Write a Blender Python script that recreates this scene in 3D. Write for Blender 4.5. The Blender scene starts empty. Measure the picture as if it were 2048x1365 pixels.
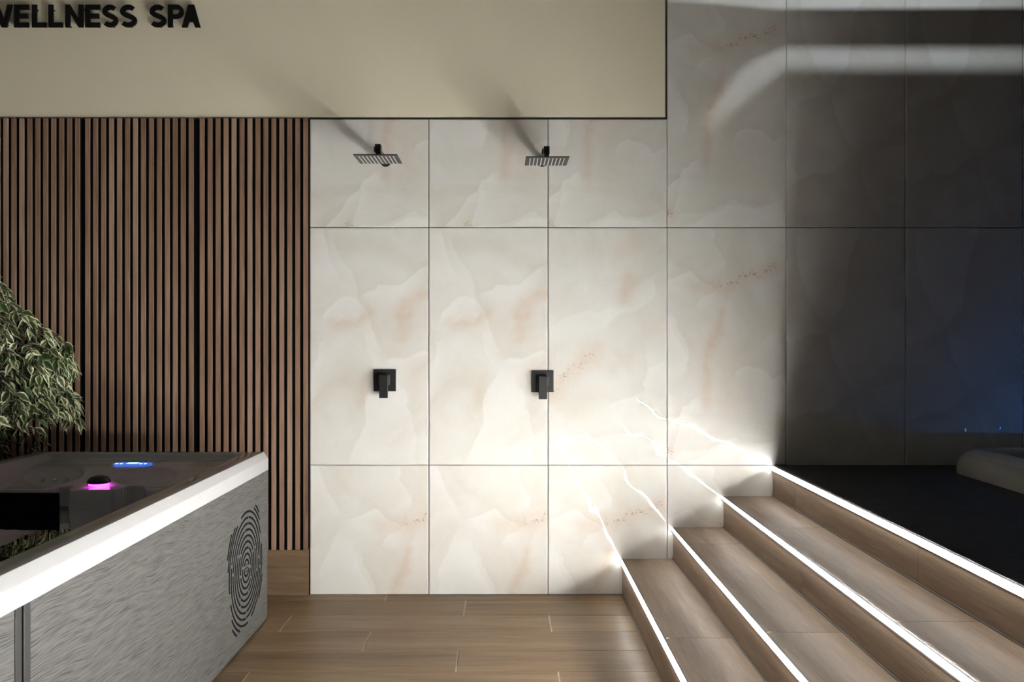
import bpy, bmesh, math, random
import numpy as np
from mathutils import Vector, Matrix, Quaternion

C = bpy.context.scene.collection
SC = bpy.context.scene
PI = math.pi

# ------------------------------------------------------------------ camera
F = 1750.0                       # focal length in pixels of the 2048 wide frame
D = 4.408                        # camera to the tiled wall
CZ = 1.315                       # camera height
VX, VY = 1005.0, 668.0           # where the optical axis meets the frame
cam = bpy.data.cameras.new('camera')
cam.sensor_fit = 'HORIZONTAL'
cam.sensor_width = 36.0
cam.lens = 36.0 * F / 2048.0
cam.shift_x = (1024.0 - VX) / 2048.0
cam.shift_y = -(682.5 - VY) / 2048.0
cam.clip_start = 0.05
camo = bpy.data.objects.new('camera', cam)
C.objects.link(camo)
camo.location = (0, -D, CZ)
camo.rotation_euler = (PI / 2, 0, 0)
SC.camera = camo

def wx(px, z=D): return (px - VX) * z / F
def wz(py, z=D): return CZ + (VY - py) * z / F

# ------------------------------------------------------------------ world, exposure
w = bpy.data.worlds.new('world')
SC.world = w
w.use_nodes = True
w.node_tree.nodes['Background'].inputs[0].default_value = (0.010, 0.012, 0.016, 1)
w.node_tree.nodes['Background'].inputs[1].default_value = 1.0
vs = SC.view_settings
vs.view_transform = 'Standard'
vs.look = 'None'
vs.exposure = 0.0
vs.gamma = 1.0
vs.use_curve_mapping = False

LED_POWER = [520.0, 175.0, 175.0, 1030.0]     # radiance of the four stair strips, dimmed by the wall to even out its lighting
LED_START = [0.045, 0.060, 0.055, 0.055]          # share of the output at the wall
LED_RISE = [2.2, 2.6, 2.6, 2.1]              # metres until full output
LED_COL = (1.0, 0.992, 0.965)

def lamp(name, kind, loc, energy, col, **kw):
    d = bpy.data.lights.new(name, kind)
    d.energy = energy
    d.color = col
    for k, v in kw.items():
        setattr(d, k, v)
    o = bpy.data.objects.new(name, d)
    C.objects.link(o)
    o.location = loc
    return o

# blue underwater lamp of the pool on the landing
lamp('pool_lamp', 'POINT', (3.0, -0.62, 0.709), 2.0, (0.03, 0.26, 0.95), shadow_soft_size=0.012)
# added lamp above the ceiling, throws light bands through the slots
LAMP = Vector((1.95, -1.15, 3.75))

# ------------------------------------------------------------------ helpers
def tag(o, label=None, cat=None, group=None, kind=None):
    if label: o['label'] = label
    if cat: o['category'] = cat
    if group: o['group'] = group
    if kind: o['kind'] = kind
    return o

def empty(name, loc=(0, 0, 0), rz=0.0):
    o = bpy.data.objects.new(name, None)
    C.objects.link(o)
    o.location = loc
    o.rotation_euler = (0, 0, rz)
    o.empty_display_size = 0.1
    return o

def link(name, me, mat, parent=None, smooth=False):
    o = bpy.data.objects.new(name, me)
    C.objects.link(o)
    if mat is not None and len(me.materials) == 0:
        me.materials.append(mat)
    if smooth:
        me.polygons.foreach_set('use_smooth', [True] * len(me.polygons))
    if parent is not None:
        o.parent = parent
    return o

class MB:
    """collects shapes, builds one mesh object"""
    def __init__(self):
        self.v = []
        self.f = []
    def add(self, vs_, fs_):
        n = len(self.v)
        self.v += [tuple(p) for p in vs_]
        self.f += [tuple(i + n for i in q) for q in fs_]
        return self
    def box(self, x0, x1, y0, y1, z0, z1, b=0.0):
        if b <= 0:
            vs_ = [(x, y, z) for x in (x0, x1) for y in (y0, y1) for z in (z0, z1)]
            fs_ = [(0, 1, 3, 2), (4, 6, 7, 5), (0, 4, 5, 1), (2, 3, 7, 6), (0, 2, 6, 4), (1, 5, 7, 3)]
            return self.add(vs_, fs_)
        bm = bmesh.new()
        bmesh.ops.create_cube(bm, size=1)
        for q in bm.verts:
            q.co = Vector(((x0 + x1) / 2 + q.co.x * (x1 - x0), (y0 + y1) / 2 + q.co.y * (y1 - y0), (z0 + z1) / 2 + q.co.z * (z1 - z0)))
        bmesh.ops.bevel(bm, geom=bm.edges[:], offset=b, segments=2, profile=0.5, affect='EDGES')
        bm.verts.index_update()
        self.add([q.co for q in bm.verts], [[q.index for q in f.verts] for f in bm.faces])
        bm.free()
        return self
    def prism(self, pts, axis, a0, a1):
        """extrude a closed 2D outline (ccw) along an axis"""
        def mk(p, a):
            if axis == 'y': return (p[0], a, p[1])
            if axis == 'x': return (a, p[0], p[1])
            return (p[0], p[1], a)
        n = len(pts)
        vs_ = [mk(p, a0) for p in pts] + [mk(p, a1) for p in pts]
        fs_ = [(i, (i + 1) % n, n + (i + 1) % n, n + i) for i in range(n)]
        fs_ += [tuple(range(n))[::-1], tuple(range(n, 2 * n))]
        return self.add(vs_, fs_)
    def tube(self, pts, r, n=8, cap=True):
        pts = [Vector(p) for p in pts]
        rs = r if isinstance(r, (list, tuple)) else [r] * len(pts)
        rings = []
        up = Vector((0, 0, 1))
        for i, p in enumerate(pts):
            t = (pts[min(i + 1, len(pts) - 1)] - pts[max(i - 1, 0)]).normalized()
            a = t.cross(up)
            if a.length < 1e-4: a = t.cross(Vector((0, 1, 0)))
            a.normalize()
            b = a.cross(t).normalized()
            rings.append([p + (a * math.cos(2 * PI * k / n) + b * math.sin(2 * PI * k / n)) * rs[i] for k in range(n)])
        vs_ = [q for rg in rings for q in rg]
        fs_ = []
        for i in range(len(rings) - 1):
            for k in range(n):
                fs_.append((i * n + k, i * n + (k + 1) % n, (i + 1) * n + (k + 1) % n, (i + 1) * n + k))
        if cap:
            fs_.append(tuple(range(n))[::-1])
            fs_.append(tuple((len(rings) - 1) * n + k for k in range(n)))
        return self.add(vs_, fs_)
    def lathe(self, prof, cx, cy, n=32, cap=True):
        vs_ = []
        for (r, z) in prof:
            vs_ += [(cx + r * math.cos(2 * PI * k / n), cy + r * math.sin(2 * PI * k / n), z) for k in range(n)]
        fs_ = []
        for i in range(len(prof) - 1):
            for k in range(n):
                fs_.append((i * n + k, i * n + (k + 1) % n, (i + 1) * n + (k + 1) % n, (i + 1) * n + k))
        if cap:
            fs_.append(tuple(range(n))[::-1])
            fs_.append(tuple((len(prof) - 1) * n + k for k in range(n)))
        return self.add(vs_, fs_)
    def mesh(self, name):
        me = bpy.data.meshes.new(name)
        me.from_pydata(self.v, [], self.f)
        bm = bmesh.new()
        bm.from_mesh(me)
        bmesh.ops.recalc_face_normals(bm, faces=bm.faces)
        bm.to_mesh(me)
        bm.free()
        return me
    def build(self, name, mat, parent=None, smooth=False):
        return link(name, self.mesh(name), mat, parent, smooth)

# ------------------------------------------------------------------ materials
class NT:
    def __init__(self, name):
        self.m = bpy.data.materials.new(name)
        self.m.use_nodes = True
        self.t = self.m.node_tree
        self.b = self.t.nodes['Principled BSDF']
        self.out = self.t.nodes['Material Output']
    def n(self, typ, ins=None, **kw):
        q = self.t.nodes.new(typ)
        for k, v in kw.items():
            setattr(q, k, v)
        for k, v in (ins or {}).items():
            self.set(q.inputs[k], v)
        return q
    def set(self, sock, v):
        if isinstance(v, bpy.types.NodeSocket):
            self.t.links.new(v, sock)
        elif isinstance(v, bpy.types.Node):
            self.t.links.new(v.outputs[0], sock)
        else:
            sock.default_value = v
    def math(self, op, a, b=0.0, c=0.0, clamp=False):
        q = self.n('ShaderNodeMath', operation=op, use_clamp=clamp)
        self.set(q.inputs[0], a); self.set(q.inputs[1], b)
        if op in ('MULTIPLY_ADD', 'SMOOTH_MIN', 'WRAP', 'COMPARE'): self.set(q.inputs[2], c)
        return q.outputs[0]
    def mix(self, f, a, b, blend='MIX'):
        q = self.n('ShaderNodeMix', data_type='RGBA', blend_type=blend)
        self.set(q.inputs[0], f); self.set(q.inputs[6], a); self.set(q.inputs[7], b)
        return q.outputs[2]
    def ramp(self, f, stops):
        q = self.n('ShaderNodeValToRGB', {0: f})
        e = q.color_ramp.elements
        while len(e) < len(stops): e.new(0.5)
        for s, (p, c) in zip(e, stops):
            s.position = p
            s.color = c if len(c) == 4 else (*c, 1)
        return q.outputs[0]
    def coords(self, kind='Object'):
        return self.n('ShaderNodeTexCoord').outputs[kind]
    def mapping(self, vec, scale=(1, 1, 1), loc=(0, 0, 0), rot=(0, 0, 0)):
        return self.n('ShaderNodeMapping', {'Vector': vec, 'Scale': scale, 'Location': loc, 'Rotation': rot}).outputs[0]
    def noise(self, vec, scale, detail=3.0, rough=0.5, dist=0.0):
        return self.n('ShaderNodeTexNoise', {'Vector': vec, 'Scale': scale, 'Detail': detail, 'Roughness': rough, 'Distortion': dist}).outputs[0]
    def bump(self, h, strength=0.3, dist=0.01, normal=None):
        q = self.n('ShaderNodeBump', {'Height': h, 'Strength': strength, 'Distance': dist})
        if normal is not None: self.set(q.inputs['Normal'], normal)
        return q.outputs[0]

def c4(c): return (c[0], c[1], c[2], 1.0)

def plain(name, col, rough=0.5, metal=0.0, spec=0.5, var=0.06, scale=30.0):
    t = NT(name)
    nz = t.noise(t.coords(), scale, 3)
    dark = tuple(x * (1 - var) for x in col); lite = tuple(min(1, x * (1 + var)) for x in col)
    t.set(t.b.inputs['Base Color'], t.ramp(nz, [(0.3, dark), (0.7, lite)]))
    t.b.inputs['Roughness'].default_value = rough
    t.b.inputs['Metallic'].default_value = metal
    t.b.inputs['Specular IOR Level'].default_value = spec
    return t.m

def glow(name, col, strength):
    t = NT(name)
    t.b.inputs['Base Color'].default_value = (0.8, 0.8, 0.8, 1)
    t.b.inputs['Emission Color'].default_value = c4(col)
    t.b.inputs['Emission Strength'].default_value = strength
    return t.m

def led_glow(name, col, strength, start, rise):
    """light strip whose output rises along its length, away from the wall"""
    t = NT(name)
    y = t.n('ShaderNodeSeparateXYZ', {0: t.coords()}).outputs[1]
    f = t.n('ShaderNodeMapRange', {0: y, 1: 0.0, 2: -rise, 3: start * strength, 4: strength}, interpolation_type='SMOOTHSTEP').outputs[0]
    f = t.math('MULTIPLY', f, t.n('ShaderNodeMapRange', {0: y, 1: -1.7, 2: -3.6, 3: 1.0, 4: 0.4}, interpolation_type='SMOOTHSTEP').outputs[0])  # output lowered towards the camera end so the tub stays less bright
    t.b.inputs['Base Color'].default_value = (0.8, 0.8, 0.8, 1)
    t.b.inputs['Emission Color'].default_value = c4(col)
    t.set(t.b.inputs['Emission Strength'], f)
    return t.m

def wood(name, dark, mid, lite, axis, rough, grain=1.0, bump=0.15, spec=0.4, fine=1.0):
    """wood grain running along an axis; every loose piece gets its own grain"""
    t = NT(name)
    g = t.n('ShaderNodeNewGeometry')
    rnd = g.outputs['Random Per Island']
    off = t.n('ShaderNodeCombineXYZ', {0: t.math('MULTIPLY', rnd, 17.0), 1: t.math('MULTIPLY', rnd, 31.0), 2: t.math('MULTIPLY', rnd, 11.0)})
    p = t.n('ShaderNodeVectorMath', {0: t.coords(), 1: off.outputs[0]}, operation='ADD').outputs[0]
    s = {'x': (0.09, 1, 1), 'y': (1, 0.09, 1), 'z': (1, 1, 0.06)}[axis]
    q = t.mapping(p, scale=s)
    big = t.noise(q, 9.0 * grain, 3, 0.55, 0.6)
    med = t.noise(q, 55.0 * grain, 4, 0.6, 0.2)
    s2 = {'x': (0.03, 1, 1), 'y': (1, 0.03, 1), 'z': (1, 1, 0.02)}[axis]
    thin = t.noise(t.mapping(p, scale=s2), 260.0 * fine, 2, 0.5)
    v = t.math('ADD', t.math('MULTIPLY', big, 0.55), t.math('MULTIPLY', med, 0.3))
    v = t.math('ADD', v, t.math('MULTIPLY', thin, 0.15))
    v = t.math('ADD', v, t.math('MULTIPLY', t.math('SUBTRACT', rnd, 0.5), 0.12))
    t.set(t.b.inputs['Base Color'], t.ramp(v, [(0.33, dark), (0.50, mid), (0.66, lite)]))
    t.b.inputs['Roughness'].default_value = rough
    t.b.inputs['Specular IOR Level'].default_value = spec
    t.set(t.b.inputs['Normal'], t.bump(t.math('ADD', t.math('MULTIPLY', thin, 0.7), t.math('MULTIPLY', med, 0.3)), bump, 0.002))
    return t.m

def make_onyx():
    """polished cream onyx porcelain: the print is stored per tile, noise adds the clouding"""
    t = NT('onyx_tile')
    at = t.n('ShaderNodeAttribute', attribute_name='print')
    sep = t.n('ShaderNodeSeparateColor', {0: at.outputs['Color']})
    vein, rust, blush = sep.outputs[0], sep.outputs[1], sep.outputs[2]
    uv = t.n('ShaderNodeAttribute', attribute_name='slab').outputs['Vector']
    cloud = t.noise(uv, 2.6, 5, 0.55, 1.2)
    fine = t.noise(t.mapping(uv, scale=(1, 1, 1)), 14.0, 4, 0.6, 0.8)
    base = t.ramp(cloud, [(0.30, (0.700, 0.655, 0.580)), (0.48, (0.755, 0.730, 0.670)), (0.68, (0.800, 0.785, 0.740))])
    # lighter or darker side of each crack
    base = t.mix(t.math('MULTIPLY', vein, 0.68, clamp=True), base, (0.875, 0.862, 0.828, 1))
    neg = t.math('MULTIPLY', t.math('SUBTRACT', 0.0, vein), 0.6, clamp=True)
    base = t.mix(neg, base, (0.60, 0.53, 0.44, 1))
    base = t.mix(t.math('MULTIPLY', blush, t.math('MULTIPLY_ADD', fine, 0.6, 0.15), clamp=True), base, (0.66, 0.49, 0.36, 1))
    spk = t.noise(uv, 95.0, 2, 0.5)
    spk2 = t.noise(uv, 22.0, 2, 0.5)
    sp = t.math('MULTIPLY', t.math('GREATER_THAN', spk, 0.56), t.math('GREATER_THAN', spk2, 0.5))
    sp = t.math('MULTIPLY', sp, t.math('MULTIPLY', rust, 0.65), clamp=True)
    base = t.mix(sp, base, (0.26, 0.14, 0.07, 1))
    t.set(t.b.inputs['Base Color'], base)
    t.b.inputs['Roughness'].default_value = 0.008
    t.b.inputs['IOR'].default_value = 1.5
    wav = t.noise(t.coords(), 7.0, 1.1, 0.45, 0.0)
    t.set(t.b.inputs['Normal'], t.bump(wav, 1.0, 0.0022))
    return t.m

def make_plaster():
    t = NT('beige_plaster')
    p = t.coords()
    nz = t.noise(p, 1.3, 3)
    fine = t.noise(p, 160, 3)
    t.set(t.b.inputs['Base Color'], t.ramp(nz, [(0.3, (0.84, 0.765, 0.575)), (0.7, (0.87, 0.795, 0.60))]))
    t.b.inputs['Roughness'].default_value = 0.8
    t.set(t.b.inputs['Normal'], t.bump(fine, 0.08, 0.001))
    return t.m

def make_cladding():
    """grey embossed wood look of the tub skirt"""
    t = NT('grey_cladding')
    p = t.coords()
    warp = t.noise(t.mapping(p, scale=(1, 0.8, 1.8)), 4.0, 2, 0.5)
    z = t.n('ShaderNodeSeparateXYZ', {0: p})
    zz = t.math('ADD', z.outputs[2], t.math('MULTIPLY', warp, 0.06))
    zz = t.math('ADD', zz, t.math('MULTIPLY', z.outputs[1], 0.05))
    q = t.n('ShaderNodeCombineXYZ', {0: t.math('MULTIPLY', z.outputs[0], 0.06), 1: t.math('MULTIPLY', z.outputs[1], 0.028), 2: zz}).outputs[0]
    l1 = t.noise(q, 300.0, 2, 0.6)
    l2 = t.noise(q, 700.0, 2, 0.5)
    v = t.math('ADD', t.math('MULTIPLY', l1, 0.65), t.math('MULTIPLY', l2, 0.35))
    t.set(t.b.inputs['Base Color'], t.ramp(v, [(0.37, (0.012, 0.0118, 0.011)), (0.45, (0.060, 0.0585, 0.055)), (0.58, (0.105, 0.103, 0.096))]))
    t.b.inputs['Roughness'].default_value = 0.5
    t.set(t.b.inputs['Normal'], t.bump(v, 0.35, 0.003))
    return t.m

def make_leaf():
    t = NT('variegated_leaf')
    e = t.n('ShaderNodeAttribute', attribute_name='edge').outputs['Fac']
    g = t.n('ShaderNodeNewGeometry').outputs['Random Per Island']
    nz = t.noise(t.coords(), 60.0, 3, 0.6)
    v = t.math('ADD', e, t.math('MULTIPLY', t.math('SUBTRACT', nz, 0.5), 0.75))
    v = t.math('ADD', v, t.math('MULTIPLY', t.math('SUBTRACT', g, 0.5), 0.5))
    col = t.ramp(v, [(0.26, (0.030, 0.065, 0.016)), (0.44, (0.080, 0.120, 0.040)), (0.54, (0.20, 0.24, 0.10)), (0.62, (0.72, 0.70, 0.46))])
    t.set(t.b.inputs['Base Color'], col)
    t.b.inputs['Roughness'].default_value = 0.38
    return t.m

def make_water(name, col):
    t = NT(name)
    t.b.inputs['Base Color'].default_value = c4(col)
    t.b.inputs['Roughness'].default_value = 0.0
    t.b.inputs['IOR'].default_value = 1.333
    t.b.inputs['Transmission Weight'].default_value = 1.0
    t.set(t.b.inputs['Normal'], t.bump(t.noise(t.coords(), 7.0, 2), 0.15, 0.004))
    return t.m

M = {}
M['onyx'] = make_onyx()
M['plaster'] = make_plaster()
M['grout'] = plain('dark_grout', (0.035, 0.032, 0.027), 0.9)
M['floor_grout'] = plain('sand_grout', (0.62, 0.55, 0.45), 0.9)
M['floor_wood'] = wood('wood_look_floor_tile', (0.145, 0.088, 0.044), (0.255, 0.165, 0.090), (0.350, 0.240, 0.142), 'x', 0.36, 0.9, 0.12)
M['stair_wood'] = wood('wood_look_stair_tile', (0.225, 0.154, 0.103), (0.335, 0.240, 0.170), (0.43, 0.325, 0.240), 'y', 0.45, 0.9, 0.5)
M['base_wood'] = wood('wood_look_base_tile', (0.105, 0.066, 0.036), (0.19, 0.125, 0.073), (0.27, 0.185, 0.113), 'x', 0.4, 0.9, 0.12)
M['slat'] = wood('walnut_slat', (0.165, 0.096, 0.060), (0.305, 0.190, 0.125), (0.425, 0.285, 0.200), 'z', 0.5, 1.6, 0.12, 0.3)
M['felt'] = plain('black_felt', (0.008, 0.008, 0.008), 0.95, 0, 0.1, 0.3, 200)
M['black'] = plain('matt_black_metal', (0.018, 0.018, 0.018), 0.38, 0.0, 0.5, 0.1, 60)
M['letter'] = plain('black_letter', (0.006, 0.006, 0.0055), 0.6, 0.0, 0.2, 0.1, 40)
M['shadow_trim'] = plain('dark_profile', (0.03, 0.028, 0.024), 0.5, 0.0, 0.4)
M['steel'] = plain('grey_metal', (0.20, 0.19, 0.175), 0.35, 0.7, 0.5, 0.1, 80)
M['channel'] = plain('light_channel_metal', (0.22, 0.215, 0.21), 0.5, 0.0, 0.3)
M['under'] = glow('added_tread_glow', LED_COL, 30.0)  # added glow below the step lips, brightens the treads
M['chrome'] = plain('polished_chrome', (0.8, 0.8, 0.8), 0.1, 1.0)
M['post'] = plain('anthracite_metal', (0.030, 0.030, 0.0295), 0.42, 0.35, 0.5, 0.08, 90)
M['nozzle'] = plain('light_grey_silicone', (0.78, 0.76, 0.72), 0.6)
M['acrylic'] = plain('white_acrylic', (0.50, 0.50, 0.492), 0.06, 0.0, 0.5, 0.01, 3)
M['cladding'] = make_cladding()
M['leaf'] = make_leaf()
M['bark'] = plain('ficus_bark', (0.11, 0.085, 0.06), 0.85, 0, 0.2, 0.3, 60)
M['pot'] = plain('dark_pot', (0.03, 0.03, 0.03), 0.5)
M['soil'] = plain('potting_soil', (0.03, 0.02, 0.013), 0.95, 0, 0.1, 0.5, 120)
M['water'] = make_water('tub_water', (0.86, 0.93, 0.92))
M['pool_water'] = make_water('pool_water', (0.55, 0.75, 0.95))
M['landing'] = wood('landing_tile', (0.024, 0.021, 0.018), (0.036, 0.032, 0.027), (0.05, 0.045, 0.039), 'x', 0.5, 0.9, 0.1)
M['room'] = plain('taupe_paint', (0.13, 0.125, 0.115), 0.85)
M['cream'] = plain('cream_paint', (0.14, 0.132, 0.118), 0.9)
M['dark_room'] = plain('dark_paint', (0.05, 0.05, 0.052), 0.85)
M['ceiling'] = plain('pale_ceiling_paint', (0.19, 0.185, 0.17), 0.9)
M['pool_acrylic'] = plain('pale_acrylic', (0.62, 0.60, 0.55), 0.25, 0.0, 0.5, 0.03, 6)
M['magenta'] = glow('magenta_light', (1.0, 0.05, 0.85), 7.0)
M['violet'] = glow('violet_light', (0.25, 0.05, 1.0), 2.5)
M['blue'] = glow('blue_light', (0.015, 0.15, 0.75), 0.75)
M['blue_spot'] = glow('bright_blue_light', (0.35, 0.68, 1.0), 3.0)
M['blue_dot'] = glow('blue_indicator_light', (0.05, 0.3, 1.0), 14.0)

# ================================================================== THE SETTING
X_TILE0 = wx(619.6)
X_COL = [wx(p) for p in (619.6, 857.5, 1096.0, 1334.3, 1572.6, 1811.0, 2046.5)] 
X_COL += [X_COL[-1] + 0.6, X_COL[-1] + 1.2, X_COL[-1] + 1.8]
Z_ROW = [wz(1189.5), wz(931.0), wz(455.3)]
Z_ROW += [Z_ROW[2] + 1.2]
Z_TOP = wz(238.5)
CEIL = 3.22

# --- prints: cracks as polylines, light = +1 when the pale side lies to the left of the walking direction
K = 0.6 / 682.0
def P(pts, dx=0.0, dy=0.0): return [(x * K + dx, y * K + dy) for x, y in pts]
PRINT_A = dict(
    cracks=[(P([(50, -60), (50, 0), (85, 80), (120, 180), (180, 310)], -0.22), -1, 0.10, 0.55),
            (P([(190, 320), (290, 290), (390, 255), (430, 300), (490, 340), (555, 370)], -0.22), -1, 0.07, 0.8),
            (P([(270, -20), (265, 90), (300, 170), (320, 260)]), -1, 0.09, 0.55),
            (P([(400, 310), (350, 380), (310, 460), (290, 600), (235, 710), (225, 830), (220, 930), (220, 1000)]), 1, 0.12, 0.35),
            (P([(20, 460), (75, 600), (120, 720), (105, 800), (95, 900)]), -1, 0.12, 0.6),
            (P([(385, 900), (400, 830), (470, 800), (560, 830), (580, 880), (640, 850), (700, 850)]), -1, 0.055, 0.9),
            ([(0.193 + a, 0.823 + b) for a, b in ((0, 0), (-0.083, 0.077), (-0.125, 0.099), (-0.133, 0.133), (-0.194, 0.168), (-0.28, 0.288), (-0.34, 0.37))], 1, 0.07, 0.9),
            ([(0.193 + a, 0.823 + b) for a, b in ((-0.128, 0.12), (-0.130, 0.18), (-0.138, 0.237), (-0.159, 0.288), (-0.19, 0.33))], 1, 0.05, 0.6),
            ([(0.193 + a, 0.823 + b) for a, b in ((-0.30, 0.36), (-0.25, 0.335), (-0.20, 0.325), (-0.15, 0.30))], -1, 0.05, 0.9),
            ([(0.193 + a, 0.823 + b) for a, b in ((-0.09, 0.37), (0.0, 0.32), (0.08, 0.29), (0.18, 0.27), (0.30, 0.29))], -1, 0.08, 0.7),
            (P([(190, 340), (130, 470), (60, 600), (45, 740), (40, 900)], -0.22), 1, 0.10, 0.5),
            (P([(230, 400), (280, 550), (350, 730), (380, 860)], -0.22), -1, 0.10, 0.4),
            (P([(160, 480), (190, 420), (270, 360), (310, 340)]), -1, 0.07, 0.6),
            (P([(0, 1365), (90, 1280), (240, 1270), (390, 1220), (560, 1240), (690, 1200)]), -1, 0.09, 0.6)],
    rust=[P([(270, 335), (330, 325), (400, 298), (440, 282), (520, 250), (580, 235), (670, 185)])],
    spots=[(0.193 - 0.185, 0.823 + 0.310, 0.02)],
    blush=[(P([(180, 340), (320, 345), (440, 285), (590, 240)]), 0.05, 0.8),
           (P([(300, 480), (290, 600), (235, 710), (225, 830), (220, 1000)]), 0.03, 0.8),
           (P([(300, 650), (420, 900)]), 0.16, 0.35)])
PRINT_B = dict(
    cracks=[(P([(50, -10), (85, 80), (120, 180), (180, 310)]), -1, 0.10, 0.55),
            (P([(135, -10), (150, 100), (190, 170), (245, 270), (258, 340), (265, 410), (310, 470), (375, 600), (440, 760)]), -1, 0.10, 0.55),
            (P([(265, 410), (310, 380), (370, 360), (385, 330), (520, 322), (580, 270), (690, 210)]), -1, 0.10, 0.85),
            (P([(430, 770), (490, 765), (580, 730), (650, 705), (690, 750)]), -1, 0.06, 0.8),
            (P([(440, 780), (400, 860), (330, 960), (310, 1130), (240, 1290), (210, 1380)]), 1, 0.14, 0.65),
            (P([(70, 560), (80, 490), (150, 430), (220, 400), (290, 430)]), -1, 0.055, 0.8),
            (P([(130, 575), (190, 530), (240, 545), (285, 470)]), 1, 0.05, 0.6),
            (P([(480, 850), (540, 960), (580, 1080), (610, 1200), (600, 1380)]), -1, 0.10, 0.45),
            (P([(300, 590), (320, 670), (355, 760), (345, 830)]), 1, 0.06, 0.4),
            (P([(0, 790), (45, 740), (50, 650), (90, 640)]), -1, 0.05, 0.6)],
    rust=[],
    blush=[(P([(540, 480), (560, 430), (600, 400), (690, 380)]), 0.035, 1.0),
           (P([(150, 560), (260, 540), (330, 480)]), 0.04, 0.8),
           (P([(540, 500), (520, 640)]), 0.03, 0.7),
           (P([(330, 860), (300, 980)]), 0.03, 0.5),
           (P([(600, 800), (560, 900)]), 0.06, 0.35)])
PRINT_D = dict(
    cracks=[(P([(540, 980), (530, 900), (560, 800), (600, 790), (690, 755)]), -1, 0.09, 0.7),
            (P([(300, 580), (420, 500), (520, 470), (610, 380), (600, 260)]), 1, 0.09, 0.6),
            (P([(340, 1020), (440, 990), (500, 960), (530, 960)]), -1, 0.07, 0.7),
            (P([(550, 640), (555, 720), (548, 820)]), 1, 0.05, 0.4),
            (P([(0, 1220), (150, 1180), (330, 1210), (560, 1150)]), -1, 0.12, 0.5),
            (P([(-10, 560), (110, 520), (260, 480), (380, 440)]), -1, 0.12, 0.5)],
    rust=[P([(20, 960), (60, 905), (105, 855), (170, 805), (215, 755), (265, 715)])],
    blush=[(P([(10, 960), (150, 830), (280, 690)]), 0.045, 0.8),
           (P([(440, 400), (475, 300)]), 0.045, 0.9),
           (P([(400, 160), (500, 130), (520, 20)]), 0.06, 0.6),
           (P([(600, 600), (680, 480)]), 0.07, 0.4)])
PRINT_C = dict(
    cracks=[(P([(470, -60), (380, 150), (370, 260), (335, 440), (268, 510), (240, 600)]), -1, 0.16, 0.9),
            (P([(70, -10), (80, 140), (120, 290), (175, 450), (238, 580)]), 1, 0.12, 0.7),
            (P([(-5, 620), (45, 660), (150, 620), (238, 596)]), 1, 0.08, 0.8),
            (P([(245, 600), (305, 770), (370, 900), (410, 952)]), 1, 0.20, 0.9),
            (P([(410, 955), (310, 1000), (260, 1040), (150, 1060), (-5, 1140)]), -1, 0.13, 0.9),
            (P([(420, 1000), (425, 1060), (450, 1130), (540, 1300)]), 1, 0.05, 0.7),
            (P([(470, 960), (520, 920), (600, 905), (690, 890)]), -1, 0.12, 0.6)],
    rust=[],
    blush=[(P([(300, 320), (420, 240)]), 0.05, 0.3)])

def wobble(u, v, seed):
    r = np.random.RandomState(seed)
    du = np.zeros_like(u); dv = np.zeros_like(u)
    for k in range(14):
        f = 18.0 * 1.33 ** k
        a = 0.0065 / 1.28 ** k
        th, ph, ps = r.uniform(0, 2 * PI, 3)
        q = f * (u * math.cos(th) + v * math.sin(th))
        du += a * np.sin(q + ph); dv += a * np.sin(q * 1.1 + ps)
    return u + du, v + dv

def seg_dist(u, v, pts):
    """distance, signed side and clamp distance to a polyline"""
    best = np.full(u.shape, 1e9); side = np.zeros_like(u)
    endf = np.ones_like(u)
    n = len(pts) - 1
    L = [math.hypot(pts[i + 1][0] - pts[i][0], pts[i + 1][1] - pts[i][1]) for i in range(n)]
    tot = sum(L); acc = 0.0
    for i in range(n):
        ax, ay = pts[i]; bx, by = pts[i + 1]
        dx, dy = bx - ax, by - ay
        t = np.clip(((u - ax) * dx + (v - ay) * dy) / (L[i] ** 2), 0, 1)
        qx = u - ax - t * dx; qy = v - ay - t * dy
        d = np.hypot(qx, qy)
        s = np.sign(dx * qy - dy * qx)
        m = d < best
        best = np.where(m, d, best); side = np.where(m, s, side)
        par = (acc + t * L[i]) / tot
        e = np.clip(np.minimum(par, 1 - par) * 6.0 + 0.05, 0, 1)
        endf = np.where(m, e, endf)
        acc += L[i]
    return best, side, endf

def print_fields(u, v, pr, seed=3):
    uu, vv = wobble(u, v, seed)
    vein = np.zeros_like(u); rust = np.zeros_like(u); blush = np.zeros_like(u)
    for pts, light, fall, amp in pr['cracks']:
        d, s, e = seg_dist(uu, vv, pts)
        pos = (s * light) < 0                      # v runs down, so the walking left is a negative cross product
        dd = np.clip(d / 0.004, 0, 1)
        f = amp * np.exp(-d / fall) * e
        vein += np.where(pos, f * dd, -0.35 * f * np.exp(-d / 0.035) * dd)
        vein += 0.42 * amp * e * np.exp(-(d / 0.004) ** 2)
    for pts in pr['rust']:
        d, s, e = seg_dist(uu, vv, pts)
        rust += np.exp(-(d / 0.016) ** 2) * np.clip(e * 2.0, 0, 1)
    for su, sv, rad in pr.get('spots', []):
        rust += np.exp(-(((u - su) / rad) ** 2 + ((v - sv) / rad) ** 2))
        blush += 0.7 * np.exp(-(((u - su) / 0.035) ** 2 + ((v - sv) / 0.045) ** 2))
    for pts, rad, amp in pr['blush']:
        d, s, e = seg_dist(uu, vv, pts)
        blush += amp * np.exp(-(d / rad) ** 2)
    return np.clip(vein, -1, 1), np.clip(rust, 0, 1), np.clip(blush, 0, 1)

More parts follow.
